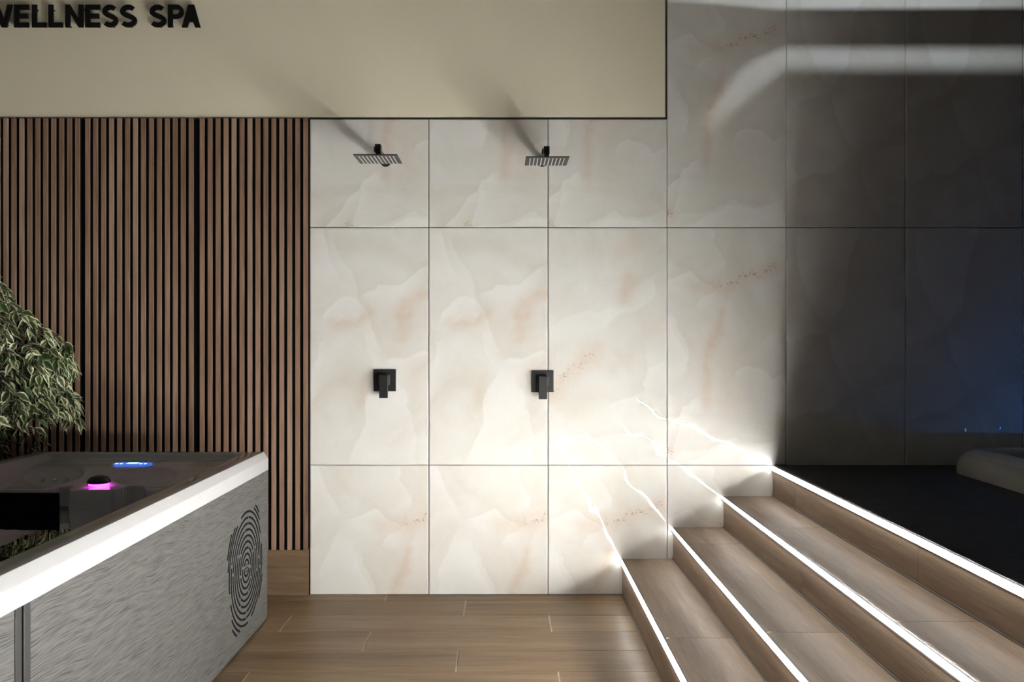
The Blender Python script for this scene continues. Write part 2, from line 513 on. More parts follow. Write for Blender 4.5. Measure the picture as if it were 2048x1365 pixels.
# which print, sideways shift, and print height at the tile's top, for every tile (row from below, column)
def tile_print(r, c):
    if r == 0: return (PRINT_A, [-0.22, -0.22, -0.03, 0.0, 0, 0, 0, 0, 0][c])
    if r == 1: return [(PRINT_B, 0.0), (PRINT_B, 0.006), (PRINT_D, 0.0), (PRINT_A, 0.0), (PRINT_C, 0.02), (PRINT_C, 0.02), (PRINT_C, 0.1), (PRINT_C, 0.05), (PRINT_C, 0.1)][c]
    return [(PRINT_A, -0.187), (PRINT_A, -0.187), (PRINT_A, 0.0), (PRINT_A, 0.0), (PRINT_C, 0.0), (PRINT_C, 0.0), (PRINT_C, 0.1), (PRINT_C, 0.05), (PRINT_C, 0.1)][c]

def build_tiles():
    V = []; Fc = []; col = []; slab = []
    n0 = 0
    rnd = random.Random(5)
    gap = 0.0016
    for r in range(3):
        for c in range(9):
            x0, x1 = X_COL[c] + gap, X_COL[c + 1] - gap
            z0, z1 = Z_ROW[r] + gap, Z_ROW[r + 1] - gap
            ztop = Z_ROW[r + 1] if r else Z_ROW[1]
            if r == 0: z0 = 0.0015
            if r == 2 and c < 3: z1 = Z_TOP - 0.001
            if r == 2 and c >= 3: z1 = CEIL
            if r == 0 and x0 > 1.40: continue
            if r == 1 and x0 > 1.40: z0 = 0.60
            res = 0.005 if c < 5 else (0.008 if c < 7 else 0.02)
            nu = max(2, int((x1 - x0) / res)); nv = max(2, int((z1 - z0) / res))
            xs = np.linspace(x0, x1, nu + 1); zs = np.linspace(z0, z1, nv + 1)
            X, Z = np.meshgrid(xs, zs)
            tx, tz = rnd.uniform(-1, 1) * 0.0008, rnd.uniform(-1, 1) * 0.0008      # a tile is never quite true
            Y = tx * (X - (x0 + x1) / 2) + tz * (Z - (z0 + z1) / 2)
            pr, du = tile_print(r, c)
            U = X - x0 + du; W = ztop - Z
            if r == 2 and c < 3: W = W - 0.06
            a, b, d = print_fields(U, W, pr)
            V.append(np.stack([X, Y, Z], -1).reshape(-1, 3))
            col.append(np.stack([a, b, d, np.ones_like(a)], -1).reshape(-1, 4))
            k = 0.0 if pr is PRINT_A else (7.3 if pr is PRINT_B else (5.2 if pr is PRINT_D else 3.1))
            slab.append(np.stack([U, W, np.full_like(U, k)], -1).reshape(-1, 3))
            i = np.arange((nu + 1) * (nv + 1)).reshape(nv + 1, nu + 1)
            q = np.stack([i[:-1, :-1], i[:-1, 1:], i[1:, 1:], i[1:, :-1]], -1).reshape(-1, 4) + n0
            Fc.append(q)
            nn = (nu + 1) * (nv + 1)
            # thin sides going back to the grout
            ring = np.concatenate([i[0, :], i[1:, -1], i[-1, :-1][::-1], i[1:-1, 0][::-1]])
            rv = V[-1][ring].copy(); rv[:, 1] = 0.0095
            V.append(rv); col.append(col[-1][ring]); slab.append(slab[-1][ring])
            m = len(ring)
            j = np.arange(m); jn = (j + 1) % m
            Fc.append(np.stack([ring[j] + n0, n0 + nn + j, n0 + nn + jn, ring[jn] + n0], -1))
            n0 += nn + m
    V = np.concatenate(V); Fc = np.concatenate(Fc); col = np.concatenate(col); slab = np.concatenate(slab)
    me = bpy.data.meshes.new('wall_back')
    me.vertices.add(len(V)); me.vertices.foreach_set('co', V.astype(np.float32).ravel())
    me.loops.add(Fc.size); me.loops.foreach_set('vertex_index', Fc.astype(np.int32).ravel())
    me.polygons.add(len(Fc))
    me.polygons.foreach_set('loop_start', np.arange(0, Fc.size, 4, dtype=np.int32))
    me.polygons.foreach_set('loop_total', np.full(len(Fc), 4, dtype=np.int32))
    me.update(calc_edges=True)
    ca = me.attributes.new('print', 'FLOAT_COLOR', 'POINT'); ca.data.foreach_set('color', col.astype(np.float32).ravel())
    sa = me.attributes.new('slab', 'FLOAT_VECTOR', 'POINT'); sa.data.foreach_set('vector', slab.astype(np.float32).ravel())
    me.validate()
    return me

wall_back = link('wall_back', build_tiles(), M['onyx'])
tag(wall_back, 'wall of large polished cream onyx tiles with fine dark joints', 'wall', kind='structure')

# masonry behind the tiles and slats (shows in the joints)
tag(MB().box(-4.2, 4.6, 0.0095, 0.25, 0, CEIL).build('wall_back', M['grout']), 'dark backing seen in the tile joints', 'wall', kind='structure')

# beige upper wall
XB = X_COL[3] - 0.004
ZB = Z_TOP + 0.008
tag(MB().box(-4.2, XB - 0.004, -0.002, 0.02, ZB, CEIL, 0.006).build('wall_back_upper', M['plaster'], smooth=False),
    'plain beige plastered upper wall above slats and showers', 'wall', kind='structure')
t = MB().box(X_TILE0 - 0.002, XB + 0.003, -0.003, 0.012, Z_TOP, ZB - 0.001)
t.box(XB - 0.003, XB + 0.003, -0.003, 0.012, ZB - 0.001, CEIL)
tag(t.build('trim_1', M['shadow_trim']), 'thin dark metal profile around the beige wall', 'trim', kind='structure')

# floor planks
def floor_planks():
    ys = [0.0]
    y = D - 1.0 * CZ * F / (1201.6 - VY) * 1.0
    ys.append(-(D - CZ * F / (1201.6 - VY)))
    while ys[-1] > -8.0: ys.append(ys[-1] - 0.2275)
    offs = {0: -0.58, 1: -0.181, 2: 0.217}
    m = MB()
    for i in range(len(ys) - 1):
        y1, y0 = ys[i], ys[i + 1]
        o = {0: -0.58, 1: -0.181, 2: 0.217}[i % 3] if i else -0.58
        k = -4
        while o + 1.2 * k < 4.6:
            a, b = o + 1.2 * k, o + 1.2 * (k + 1)
            k += 1
            a, b = max(a, -4.2), min(b, 4.6)
            if b - a < 0.02: continue
            m.box(a + 0.0032, b - 0.0032, y0 + 0.0019, y1 - (0.0019 if i else 0.0), -0.012, 0.0)
    return m
tag(floor_planks().build('floor', M['floor_wood']), 'floor of brown wood-look porcelain planks with pale joints', 'floor', kind='structure')
tag(MB().box(-4.2, 4.6, -8.0, 0.0, -0.06, -0.0012).build('floor', M['floor_grout']), 'pale grout in the floor joints', 'floor', kind='structure')

# baseboard under the slats
tag(MB().box(-4.2, X_TILE0 - 0.006, -0.016, 0.009, 0.001, wz(1101.0, D - 0.016) - 0.001, 0.001).build('baseboard_back', M['base_wood']),
    'wood-look tile skirting under the slatted wall', 'baseboard', kind='structure')

# rest of the room, out of frame
tag(MB().box(-3.6, -3.45, -8.0, 0.0, 0.001, CEIL).build('wall_left', M['cream']), 'plain side wall beyond the tub', 'wall', kind='structure')
tag(MB().box(4.6, 4.75, -8.0, 0.25, 0, CEIL).build('wall_right', M['dark_room']), 'plain side wall beyond the landing', 'wall', kind='structure')
tag(MB().box(-3.6, 4.75, -6.65, -6.5, 0.001, CEIL).build('wall_front', M['room']), 'plain wall behind the camera', 'wall', kind='structure')

# ceiling with added slots, their outlines laid out from the light pattern on the wall
def up(px, py):
    """point of the ceiling on the ray from the lamp to a point of the wall"""
    q = Vector((wx(px), 0.0, wz(py)))
    s = (CEIL - LAMP.z) / (q.z - LAMP.z)
    r = LAMP + (q - LAMP) * s
    return (r.x, r.y)
SLOTS = [[(1420, 262), (1568, 138), (2300, 138), (2300, 97), (1562, 97), (1488, 134), (1410, 228)],
         [(1334, 0), (1560, 18), (2300, 14), (2300, -60), (1334, -60)]]
def ceiling_mesh():
    bm = bmesh.new()
    edges = []
    for lp in [[(-4.35, -8.15), (4.75, -8.15), (4.75, 0.25), (-4.35, 0.25)]] + [[up(*p) for p in s] for s in SLOTS]:
        vv = [bm.verts.new((x, y, CEIL)) for x, y in lp]
        edges += [bm.edges.new((vv[i], vv[(i + 1) % len(vv)])) for i in range(len(vv))]
    bmesh.ops.triangle_fill(bm, use_beauty=True, edges=edges)
    me = bpy.data.meshes.new('ceiling')
    bm.to_mesh(me); bm.free()
    return me
tag(link('ceiling', ceiling_mesh(), M['ceiling']), 'flat ceiling with added slots over the landing that shape light bands on the wall', 'ceiling', kind='structure')
lamp('added_slot_lamp', 'POINT', LAMP, 46.0, (0.86, 0.94, 1.0), shadow_soft_size=0.028)  # added lamp, projects the slot shapes onto the wall
# added closed box above the slots, keeps stray lamp light in
h = MB()
h.box(-1.0, 4.7, -2.2, 0.25, CEIL + 0.9, CEIL + 0.95)
h.box(-1.05, -1.0, -2.2, 0.25, CEIL + 0.001, CEIL + 0.95)
h.box(4.7, 4.75, -2.2, 0.25, CEIL + 0.001, CEIL + 0.95)
h.box(-1.05, 4.75, -2.25, -2.2, CEIL + 0.001, CEIL + 0.95)
h.box(-1.05, 4.75, 0.2, 0.25, CEIL + 0.001, CEIL + 0.95)
tag(h.build('ceiling', M['felt']), 'added box above the ceiling that keeps stray lamp light in', 'ceiling', kind='structure')

# ================================================================== STAIRS
SX = [wx(1243.8), wx(1346.0), wx(1447.0), wx(1545.0)]
SZ = [wz(1118.0), wz(1055.3), wz(993.0), wz(931.0)]
Y_END = -4.36
stairs = empty('staircase', (SX[0], 0, 0))
tag(stairs, 'four-step staircase of wood-look tiles with a glowing white light strip under every step edge', 'staircase')
inv = Matrix.Translation((-SX[0], 0, 0))
def sp(mb, name, mat, smooth=False):
    o = mb.build(name, mat, stairs, smooth)
    o.data.transform(inv)
    return o
TREAD_J = [-1.15, -0.35, -0.72, None]
RISER_J = [-0.36, -0.766, -1.155, -0.345]
Y0 = -0.001
for i in range(4):
    x, z = SX[i], SZ[i]
    zb = SZ[i - 1] if i else 0.0
    xn = SX[i + 1] if i < 3 else SX[3] + 0.30
    # riser tiles
    m = MB()
    e = Y0; j = RISER_J[i]
    while e > Y_END:
        b = max(j, Y_END)
        m.box(x, x + 0.012, b + 0.0016, e - 0.0016, zb + (0.004 if i else 0.002), z - 0.026)
        e = j; j -= 1.2
    sp(m, 'riser', M['stair_wood'])
    # tread tiles
    if i < 3:
        m = MB()
        e = Y0; j = TREAD_J[i]
        while e > Y_END:
            b = max(j, Y_END)
            m.box(x + 0.006, xn - 0.004, b + 0.0016, e - 0.0016, z - 0.012, z)
            e = j; j -= 1.2
        sp(m, 'tread', M['stair_wood'])
    # nosing profile, light strip, lip; glow and fin below added to light the treads
    sp(MB().box(x - 0.0008, x + 0.0055, Y_END, Y0, z - 0.0045, z + 0.0003), 'nosing', M['steel'])
    led = led_glow('white_light_strip', LED_COL, LED_POWER[i], LED_START[i], LED_RISE[i])
    sp(MB().prism([(x + 0.010, z - 0.0155), (x + 0.010, z - 0.0047), (x, z - 0.0047), (x - 0.0024, z - 0.0155)], 'y', Y_END + 0.004, Y0 - 0.001), 'light_strip', led)
    sp(MB().box(x - (0.0135, 0.0135, 0.0145, 0.0165)[i], x + 0.010, Y_END, Y0, z - 0.0188, z - 0.0157), 'light_channel', M['channel'])
    sp(MB().prism([(x - 0.0125, z - 0.0189), (x - 0.0078, z - 0.0238), (x - 0.0076, z - 0.0189)], 'y', Y_END + 0.004, Y0 - 0.002), 'added_tread_light', M['under'])
    sp(MB().box(x - 0.0075, x - 0.0062, Y_END, Y0, z - 0.0250, z - 0.0189), 'added_shade_fin', M['channel'])  # added fin, shades the riser from the glow beside it
    # small metal bead where the riser meets the step below
    sp(MB().box(x - 0.0055, x - 0.0005, Y_END, Y0, zb + 0.0002, zb + 0.005, 0.001), 'edge_trim', M['steel'])
    # concrete core
    sp(MB().box(x + 0.0125, xn + 0.012, Y_END + 0.002, Y0, (zb if i else 0.001), z - 0.0125), 'core', M['grout'])

# landing
m = MB()
yy = 0.0
row = 0
while yy > Y_END:
    y0 = max(yy - 0.2275, Y_END)
    a = SX[3] + 0.006 - (row % 3) * 0.4
    while a < 4.6:
        b = a + 1.2
        p, q = max(a, SX[3] + 0.006), min(b, 4.6)
        if q - p > 0.03: m.box(p + 0.001, q - 0.001, y0 + 0.001, yy - 0.001, SZ[3] - 0.012, SZ[3])
        a = b
    yy = y0; row += 1
tag(m.build('floor', M['landing']), 'dark tiled landing at the top of the stairs', 'floor', kind='structure')
tag(MB().box(SX[3] + 0.32, 4.6, Y_END, -0.002, 0.001, SZ[3] - 0.013).build('floor', M['grout']), 'solid base below the landing', 'floor', kind='structure')

# ================================================================== SLATTED WALL PANELS
ZS0 = wz(1101.0, D - 0.02)
ZS1 = wz(236.5, D - 0.02)
def slat_panel(x0, n, label):
    """x0 is the left edge of the first slat"""
    xr = x0 + (n - 1) * 0.03997 + 0.0218
    root = empty('slat_panel', (xr - 0.28, 0, ZS0))
    tag(root, label, 'wall panel', 'slatted walnut wall panels')
    pitch, wd = 0.03997, 0.0218
    tr = Matrix.Translation((-(xr - 0.28), 0, -ZS0))
    b = MB().box(x0 - 0.004, xr + 0.003, -0.008, -0.0005, ZS0, ZS1 - 0.002).build('backing', M['felt'], root)
    b.data.transform(tr)
    m = MB()
    for i in range(n):
        a = x0 + i * pitch
        m.box(a, a + wd, -0.0205, -0.0081, ZS0, ZS1, 0.0009)
    s = m.build('slats', M['slat'], root)
    s.data.transform(tr)
    return root
sp_px = lambda p: wx(p, D - 0.0205)
slat_panel(sp_px(399.2), 14, 'walnut slat panel next to the cream tiles, above the corner of the tub')
slat_panel(sp_px(170.0), 14, 'walnut slat panel behind the tub, between the other two slat panels')
slat_panel(sp_px(-57.5), 14, 'walnut slat panel behind the leafy plant, under the black lettering')
slat_panel(sp_px(-286.5), 14, 'walnut slat panel beyond the plant at the far end of the slatted wall')
# black felt behind the seams between panels
tag(MB().box(-4.2, X_TILE0 - 0.0015, -0.0004, 0.009, 0.24, ZS1 - 0.002).build('wall_back', M['felt']), 'black wall surface behind the slats', 'wall', kind='structure')

# ================================================================== LETTERS
def arc(cx, cy, rx, ry, a0, a1, n=14):
    return [(cx + rx * math.cos(math.radians(a0 + (a1 - a0) * k / n)), cy + ry * math.sin(math.radians(a0 + (a1 - a0) * k / n))) for k in range(n + 1)]

def stroke(pts, wd):
    """outline of a thick polyline"""
    L = []; R = []
    for i, p in enumerate(pts):
        a = Vector(pts[max(i - 1, 0)]); b = Vector(pts[min(i + 1, len(pts) - 1)])
        t_ = (b - a).normalized(); nn = Vector((-t_.y, t_.x))
        L.append(tuple(Vector(p) + nn * wd / 2)); R.append(tuple(Vector(p) - nn * wd / 2))
    return L + R[::-1]

H = 0.1125; TH = 0.0235
def letter_shapes(ch, wd):
    """closed outlines, origin at lower left, height H"""
    if ch == 'E':
        return [[(0, 0), (wd, 0), (wd, TH), (TH, TH), (TH, H / 2 - TH / 2), (wd * 0.93, H / 2 - TH / 2), (wd * 0.93, H / 2 + TH / 2), (TH, H / 2 + TH / 2), (TH, H - TH), (wd, H - TH), (wd, H), (0, H)]]
    if ch == 'L':
        return [[(0, 0), (wd, 0), (wd, TH), (TH, TH), (TH, H), (0, H)]]
    if ch == 'N':
        return [[(0, 0), (TH, 0), (TH, H * 0.64), (wd - TH, 0), (wd, 0), (wd, H), (wd - TH, H), (wd - TH, H * 0.36), (TH, H), (0, H)]]
    if ch == 'A':
        a = wd / 2
        return [[(0, 0), (0.026, 0), (0.0365, 0.027), (wd - 0.0365, 0.027), (wd - 0.026, 0), (wd, 0), (a + 0.0145, H), (a - 0.0145, H)]], [(0.0445, 0.0475), (a, 0.088), (wd - 0.0445, 0.0475)]
    if ch == 'W':
        q = wd / 4; b = 0.013
        return [[(q - b, 0), (q + b, 0), (2 * q, H * 0.62), (3 * q - b, 0), (3 * q + b, 0), (wd, H), (wd - 0.025, H), (3 * q - 0.001, H * 0.36), (2 * q + 0.011, H), (2 * q - 0.011, H), (q + 0.001, H * 0.36), (0.025, H), (0, H)]]
    if ch == 'S':
        h = H / 2; r = (H - TH) / 4
        rx = wd / 2 - TH / 2 + 0.001
        up_ = arc(wd / 2, H - TH / 2 - r, rx * 0.93, r, 38, 200, 12)
        up_ += [(wd * 0.27, H * 0.575), (wd * 0.5, H * 0.508), (wd * 0.72, H * 0.440)]
        dn = arc(wd / 2, TH / 2 + r, rx, r, 20, -146, 12)
        return [stroke(up_ + dn, TH)]
    if ch == 'P':
        r = 0.0345
        top = H
        o = [(0, 0), (TH, 0), (TH, top - 2 * r)] + arc(wd - r, top - r, r, r, -90, 90, 12) + [(0, top)]
        i = [(TH, top - 2 * r + TH * 0.92), (TH, top - TH * 0.92)] + arc(wd - r, top - r, r - TH * 0.92, r - TH * 0.92, 90, -90, 10)
        return [o], i

def extrude_shape(outlines, hole, y0, y1):
    bm = bmesh.new()
    edges = []
    for lp in outlines + ([hole] if hole else []):
        vv = [bm.verts.new((x, y0, z)) for x, z in lp]
        edges += [bm.edges.new((vv[i], vv[(i + 1) % len(vv)])) for i in range(len(vv))]
    bmesh.ops.triangle_fill(bm, use_beauty=True, edges=edges)
    r = bmesh.ops.extrude_face_region(bm, geom=bm.faces[:])
    for q in r['geom']:
        if isinstance(q, bmesh.types.BMVert): q.co.y = y1
    bmesh.ops.recalc_face_normals(bm, faces=bm.faces)
    return bm

zs = D - 0.045
S1 = 0.3421
spec = [('W', -20, 67), ('E', 77, 163), ('L', 182, 268), ('L', 278, 362), ('N', 377, 482), ('E', 494, 580), ('S', 594, 685), ('S', 697, 795), ('S', 870, 967), ('P', 978, 1070), ('A', 1060, 1168)]
zb = wz(53.3, zs)
sign = empty('wall_sign', (wx(200), 0, zb))
tag(sign, 'black raised capital letters WELLNESS SPA standing off the beige wall', 'sign')
for ch, a, b in spec:
    xa, xb = wx(a * S1, zs), wx(b * S1, zs)
    if ch == 'W': xa = xb - 0.165
    res = letter_shapes(ch, xb - xa)
    outl, hole = (res if isinstance(res, tuple) else (res, None))
    bm = extrude_shape(outl, hole, -0.040, -0.029)
    me = bpy.data.meshes.new('letter')
    bm.to_mesh(me); bm.free()
    me.materials.append(M['letter'])
    o = bpy.data.objects.new('letter', me)
    C.objects.link(o); o.parent = sign
    o.location = (xa - wx(200), 0, 0)
    pins = {'W': [(0.04, .02), (.125, .02)], 'E': [(.012, .012), (.012, .1), (.05, .012)], 'L': [(.012, .095), (.05, .012)], 'N': [(.012, .012), (.012, .1), (.078, .1)],
            'S': [(.03, .102), (.045, .012)], 'P': [(.012, .015), (.012, .1)], 'A': [(.015, .012), (.078, .012)]}[ch]
    for (u, v) in pins:
        MB().tube([(u, -0.0295, v), (u, -0.0005, v)], 0.004, 8).build('standoff', M['letter'], o)

# ================================================================== SHOWERS
def shower_head(xn, xw, yn, label):
    """xn: centre of the plate, xw: arm position at the wall, yn: near edge of the plate"""
    zp = 2.125
    s = 0.2
    root = empty('wall_shower', (xw, 0, 2.18))
    tag(root, label, 'shower')
    T = Matrix.Translation((-xw, 0, -2.18))
    def part(mb, name, mat, sm=False, par=root):
        o = mb.build(name, mat, par, sm); o.data.transform(T); return o
    yc = yn + s / 2
    part(MB().box(xn - s / 2, xn + s / 2, yn, yn + s, zp, zp + 0.005, 0.0012), 'spray_plate', M['black'])
    for k in range(10):
        x = xn - s / 2 + 0.0215 + k * (s - 0.043) / 9.0
        part(MB().box(x - 0.0021, x + 0.0021, yn + 0.022, yn + s - 0.004, zp - 0.0012, zp + 0.0006), 'nozzle_strip', M['nozzle'])
    ya = yc - 0.016
    part(MB().box(xn - 0.0135, xn + 0.0135, ya, ya + 0.045, 2.158, 2.194, 0.002).box(xw - 0.0125, xw + 0.0125, ya + 0.04, -0.006, 2.166, 2.192, 0.002), 'arm', M['black'])
    m = MB().lathe([(0.012, 2.158), (0.012, 2.146), (0.0165, 2.143), (0.0165, 2.134), (0.021, 2.1305), (0.021, 2.1302)], xn, yc, 24)
    part(m, 'swivel_joint', M['black'])
    n = 32
    f = MB()
    f.tube([(xw, -0.010, 2.183), (xw, -0.0005, 2.183)], 0.027, 32)
    part(f, 'wall_flange', M['black'])
    return root
shower_head(wx(750.2, 3.964), wx(771, D - 0.01), -D + 3.964, 'square black shower head on the left, on the tile beside the slats')
shower_head(wx(1095.4, 4.012), wx(1084.5, D - 0.01), -D + 4.012, 'square black shower head over a vertical tile joint')

def shower_valve(cx, cz, label):
    root = empty('shower_valve', (cx, 0, cz))
    tag(root, label, 'shower valve')
    MB().box(-0.0555, 0.0555, -0.008, -0.0004, -0.055, 0.055, 0.001).build('cover_plate', M['black'], root)
    MB().box(-0.027, 0.027, -0.042, -0.0081, -0.022, 0.030, 0.003).build('valve_body', M['black'], root)
    MB().box(-0.021, 0.021, -0.062, -0.0421, -0.086, 0.027, 0.002).build('lever', M['black'], root)
    return root
shower_valve(wx(770), wz(761), 'square black shower valve under the left shower head, alone in the middle of its tile')
shower_valve(wx(1085), wz(763), 'square black shower valve crossing a vertical tile joint')

# ================================================================== HOT TUB
TUB_W, TUB_L = 1.09, 2.13
tub = empty('hot_tub', (wx(540, 4.02), -D + 4.02, 0), math.radians(-0.76))
tag(tub, 'white acrylic hot tub with grey wood-grain skirt and black fingerprint pattern', 'hot tub')
# local frame: x from 0 (right face) to -TUB_W, y from 0 (far face) to -TUB_L
RT = 0.777
def lip_ring():
    """outer white lip, profile swept round the rectangle with rounded corners"""
    prof = [(-0.030, 0.692), (-0.003, 0.692), (0.0, 0.695), (0.0, 0.744), (-0.0010, 0.7465), (-0.0028, 0.749), (-0.0185, 0.7735), (-0.0210, 0.7760), (-0.0245, RT), (-0.060, RT)]
    def loop(off):
        r = max(0.03 + off, 0.002)
        pts = []
        for cx, cy, a0 in ((-0.03, -0.03, 0), (-TUB_W + 0.03, -0.03, 90), (-TUB_W + 0.03, -TUB_L + 0.03, 180), (-0.03, -TUB_L + 0.03, 270)):
            ox = off if off < -0.028 else 0
            for k in range(7):
                a = math.radians(a0 + 15 * k)
                rr = 0.03 + off
                pts.append((cx + max(rr, 0) * math.cos(a) + (min(rr, 0) * (1 if math.cos(math.radians(a0 + 45)) > 0 else -1)), cy + max(rr, 0) * math.sin(a) + (min(rr, 0) * (1 if math.sin(math.radians(a0 + 45)) > 0 else -1))))
        return pts
    m = MB()
    vs_ = []
    for o, z in prof: vs_ += [(x, y, z) for x, y in loop(o)]
    n = 28
    fs_ = [(i * n + k, i * n + (k + 1) % n, (i + 1) * n + (k + 1) % n, (i + 1) * n + k) for i in range(len(prof) - 1) for k in range(n)]
    m.add(vs_, fs_)
    return m
def sm(a, b, x):
    q = np.clip((x - a) / (b - a), 0, 1)
    return q * q * (3 - 2 * q)
def shell_mesh():
    xs = np.linspace(-0.058, -TUB_W + 0.058, 190)
    ys = np.concatenate([np.linspace(-0.058, -0.70, 170), np.linspace(-0.71, -TUB_L + 0.058, 110)])
    X, Y = np.meshgrid(xs, ys)
    u = -X; wv = -Y
    h = np.full(X.shape, RT)
    # deck behind the seats
    deck = RT - 0.028 * sm(0.075, 0.105, wv) - 0.006 * sm(0.11, 0.25, wv)
    h = np.minimum(h, deck)
    # head rest slope
    h = h - 0.055 * sm(0.235, 0.46, wv)
    # scoops for the shoulders
    for cu, cw, ru, rw, dp in ((0.82, 0.34, 0.12, 0.085, 0.030), (0.43, 0.34, 0.13, 0.08, 0.028)):
        q = ((u - cu) / ru) ** 2 + ((wv - cw) / rw) ** 2
        h = h - dp * np.clip(1 - q, 0, 1) ** 0.6
    # ledge edge with a nose under the knob
    uk = 0.575
    edge = 0.43 + 0.085 * (1 - sm(0.085, 0.125, np.abs(u - uk))) + 0.07 * sm(0.74, 0.79, u) + 0.05 * (1 - sm(0.36, 0.40, u))
    inner = 0.30 + 0.0 * u
    drop = sm(0.0, 0.035, wv - edge)
    # keep the other three rims
    side = np.minimum(np.minimum(u - 0.092, TUB_W - 0.092 - u), TUB_L - 0.12 - wv)
    wall = sm(0.0, 0.05, side)
    inside = h * (1 - drop) + inner * drop
    # above the ledge the right hand rim blends into the deck
    out = RT * (1 - wall) + inside * wall
    V = np.stack([X, Y, out], -1).reshape(-1, 3)
    ny, nx = X.shape
    i = np.arange(nx * ny).reshape(ny, nx)
    q = np.stack([i[:-1, :-1], i[1:, :-1], i[1:, 1:], i[:-1, 1:]], -1).reshape(-1, 4)
    me = bpy.data.meshes.new('shell')
    me.from_pydata(V.tolist(), [], q.tolist())
    return me
rim_o = lip_ring().build('rim', M['acrylic'], tub, True)
rim_o.data.set_sharp_from_angle(angle=math.radians(28))
sh = link('shell', shell_mesh(), M['acrylic'], tub, True)
# skirt panels
PX = -0.010
MB().box(PX - 0.012, PX, -TUB_L + 0.155, -0.010, 0.012, 0.692, 0.001).build('skirt_panel', M['cladding'], tub)
MB().box(PX - 0.012, PX, -TUB_L + 0.012, -TUB_L + 0.092, 0.012, 0.692, 0.001).build('skirt_panel', M['cladding'], tub)
MB().box(-TUB_W + 0.012, PX - 0.014, -0.022, -0.010, 0.012, 0.692, 0.001).build('skirt_panel', M['cladding'], tub)
MB().box(-TUB_W + 0.012, PX - 0.014, -TUB_L + 0.010, -TUB_L + 0.022, 0.012, 0.692, 0.001).build('skirt_panel', M['cladding'], tub)
MB().box(-TUB_W + 0.010, -TUB_W + 0.022, -TUB_L + 0.012, -0.010, 0.012, 0.692, 0.001).build('skirt_panel', M['cladding'], tub)
MB().box(-TUB_W + 0.024, PX - 0.016, -TUB_L + 0.026, -0.024, 0.001, 0.28).build('base', M['shadow_trim'], tub)
# corner post of dark metal with a groove
pm = MB()
pm.box(PX - 0.012, PX + 0.002, -TUB_L + 0.092, -TUB_L + 0.118, 0.004, 0.692, 0.0015)
pm.box(PX - 0.012, PX - 0.006, -TUB_L + 0.118, -TUB_L + 0.126, 0.004, 0.692)
pm.box(PX - 0.012, PX + 0.002, -TUB_L + 0.126, -TUB_L + 0.155, 0.004, 0.692, 0.0015)
pm.build('corner_post', M['post'], tub)
# fingerprint pattern: broken rings
def ring_arc(m, cy, cz, r, a0, a1, wd=0.0088):
    n = max(4, int(abs(a1 - a0) / 5))
    P_ = [(math.radians(a0 + (a1 - a0) * k / n)) for k in range(n + 1)]
    vs_ = []
    for k, a in enumerate(P_):
        hw = wd / 2
        vs_ += [(PX - 0.0005, cy + 0.95 * (r - hw) * math.cos(a), cz + (r - hw) * math.sin(a)), (PX - 0.0005, cy + 0.95 * (r + hw) * math.cos(a), cz + (r + hw) * math.sin(a)),
                (PX + 0.0012, cy + 0.95 * (r - hw) * math.cos(a), cz + (r - hw) * math.sin(a)), (PX + 0.0012, cy + 0.95 * (r + hw) * math.cos(a), cz + (r + hw) * math.sin(a))]
    fs_ = [(0, 1, 3, 2), (4 * n, 4 * n + 2, 4 * n + 3, 4 * n + 1)]
    for k in range(n):
        o = 4 * k
        fs_ += [(o, o + 2, o + 6, o + 4), (o + 1, o + 5, o + 7, o + 3), (o + 2, o + 3, o + 7, o + 6), (o, o + 4, o + 5, o + 1)]
    m.add(vs_, fs_)
em = MB()
ECY = -0.322
ECZ = 0.325
rr = random.Random(11)
dr = 0.0252
for k in range(1, 11):
    r = dr * (k + 0.35)
    nb = 2 if k < 3 else (3 if k < 7 else 4)
    base = rr.uniform(0, 360) if k < 9 else 20
    gap = math.degrees(0.0065 / r)
    cuts = sorted((base + 360.0 / nb * q + rr.uniform(-18, 18)) for q in range(nb))
    for q in range(nb):
        a0 = cuts[q] + gap; a1 = (cuts[q + 1] if q + 1 < nb else cuts[0] + 360) - gap
        if k == 9:
            ring_arc(em, ECY, ECZ, r, a0 + 4, a1 - 6)
        elif k == 10:
            pass
        else:
            ring_arc(em, ECY, ECZ, r, a0, a1)
for r, a0, a1 in ((dr * 10.2, 40, 64), (dr * 10.9, 46, 60), (dr * 10.9, 138, 160), (dr * 10.1, 128, 170), (dr * 10.2, 218, 248), (dr * 11.1, 226, 241), (dr * 10.2, -44, -20)):
    ring_arc(em, ECY, ECZ, r, a0, a1)
for k in range(7):
    a = 2 * PI * k / 6
    q = (0, 0) if k == 6 else (0.016 * math.cos(a), 0.016 * math.sin(a))
    em.tube([(PX - 0.0005, ECY + q[0], ECZ + q[1]), (PX + 0.0012, ECY + q[0], ECZ + q[1])], 0.0038, 10)
em.build('fingerprint_pattern', M['felt'], tub)
# water
wm = MB()
wm.add([(-0.09, -0.44, 0), (-TUB_W + 0.09, -0.44, 0), (-TUB_W + 0.09, -TUB_L + 0.10, 0), (-0.09, -TUB_L + 0.10, 0)], [(0, 3, 2, 1)])
wo = wm.build('water', M['water'], tub)
wo.location = (0, 0, 0.607)
# dark filter cover on the far inner wall
MB().box(-TUB_W + 0.085, -0.695, -0.552, -0.530, 0.45, 0.679, 0.003).build('filter_cover', M['felt'], tub)
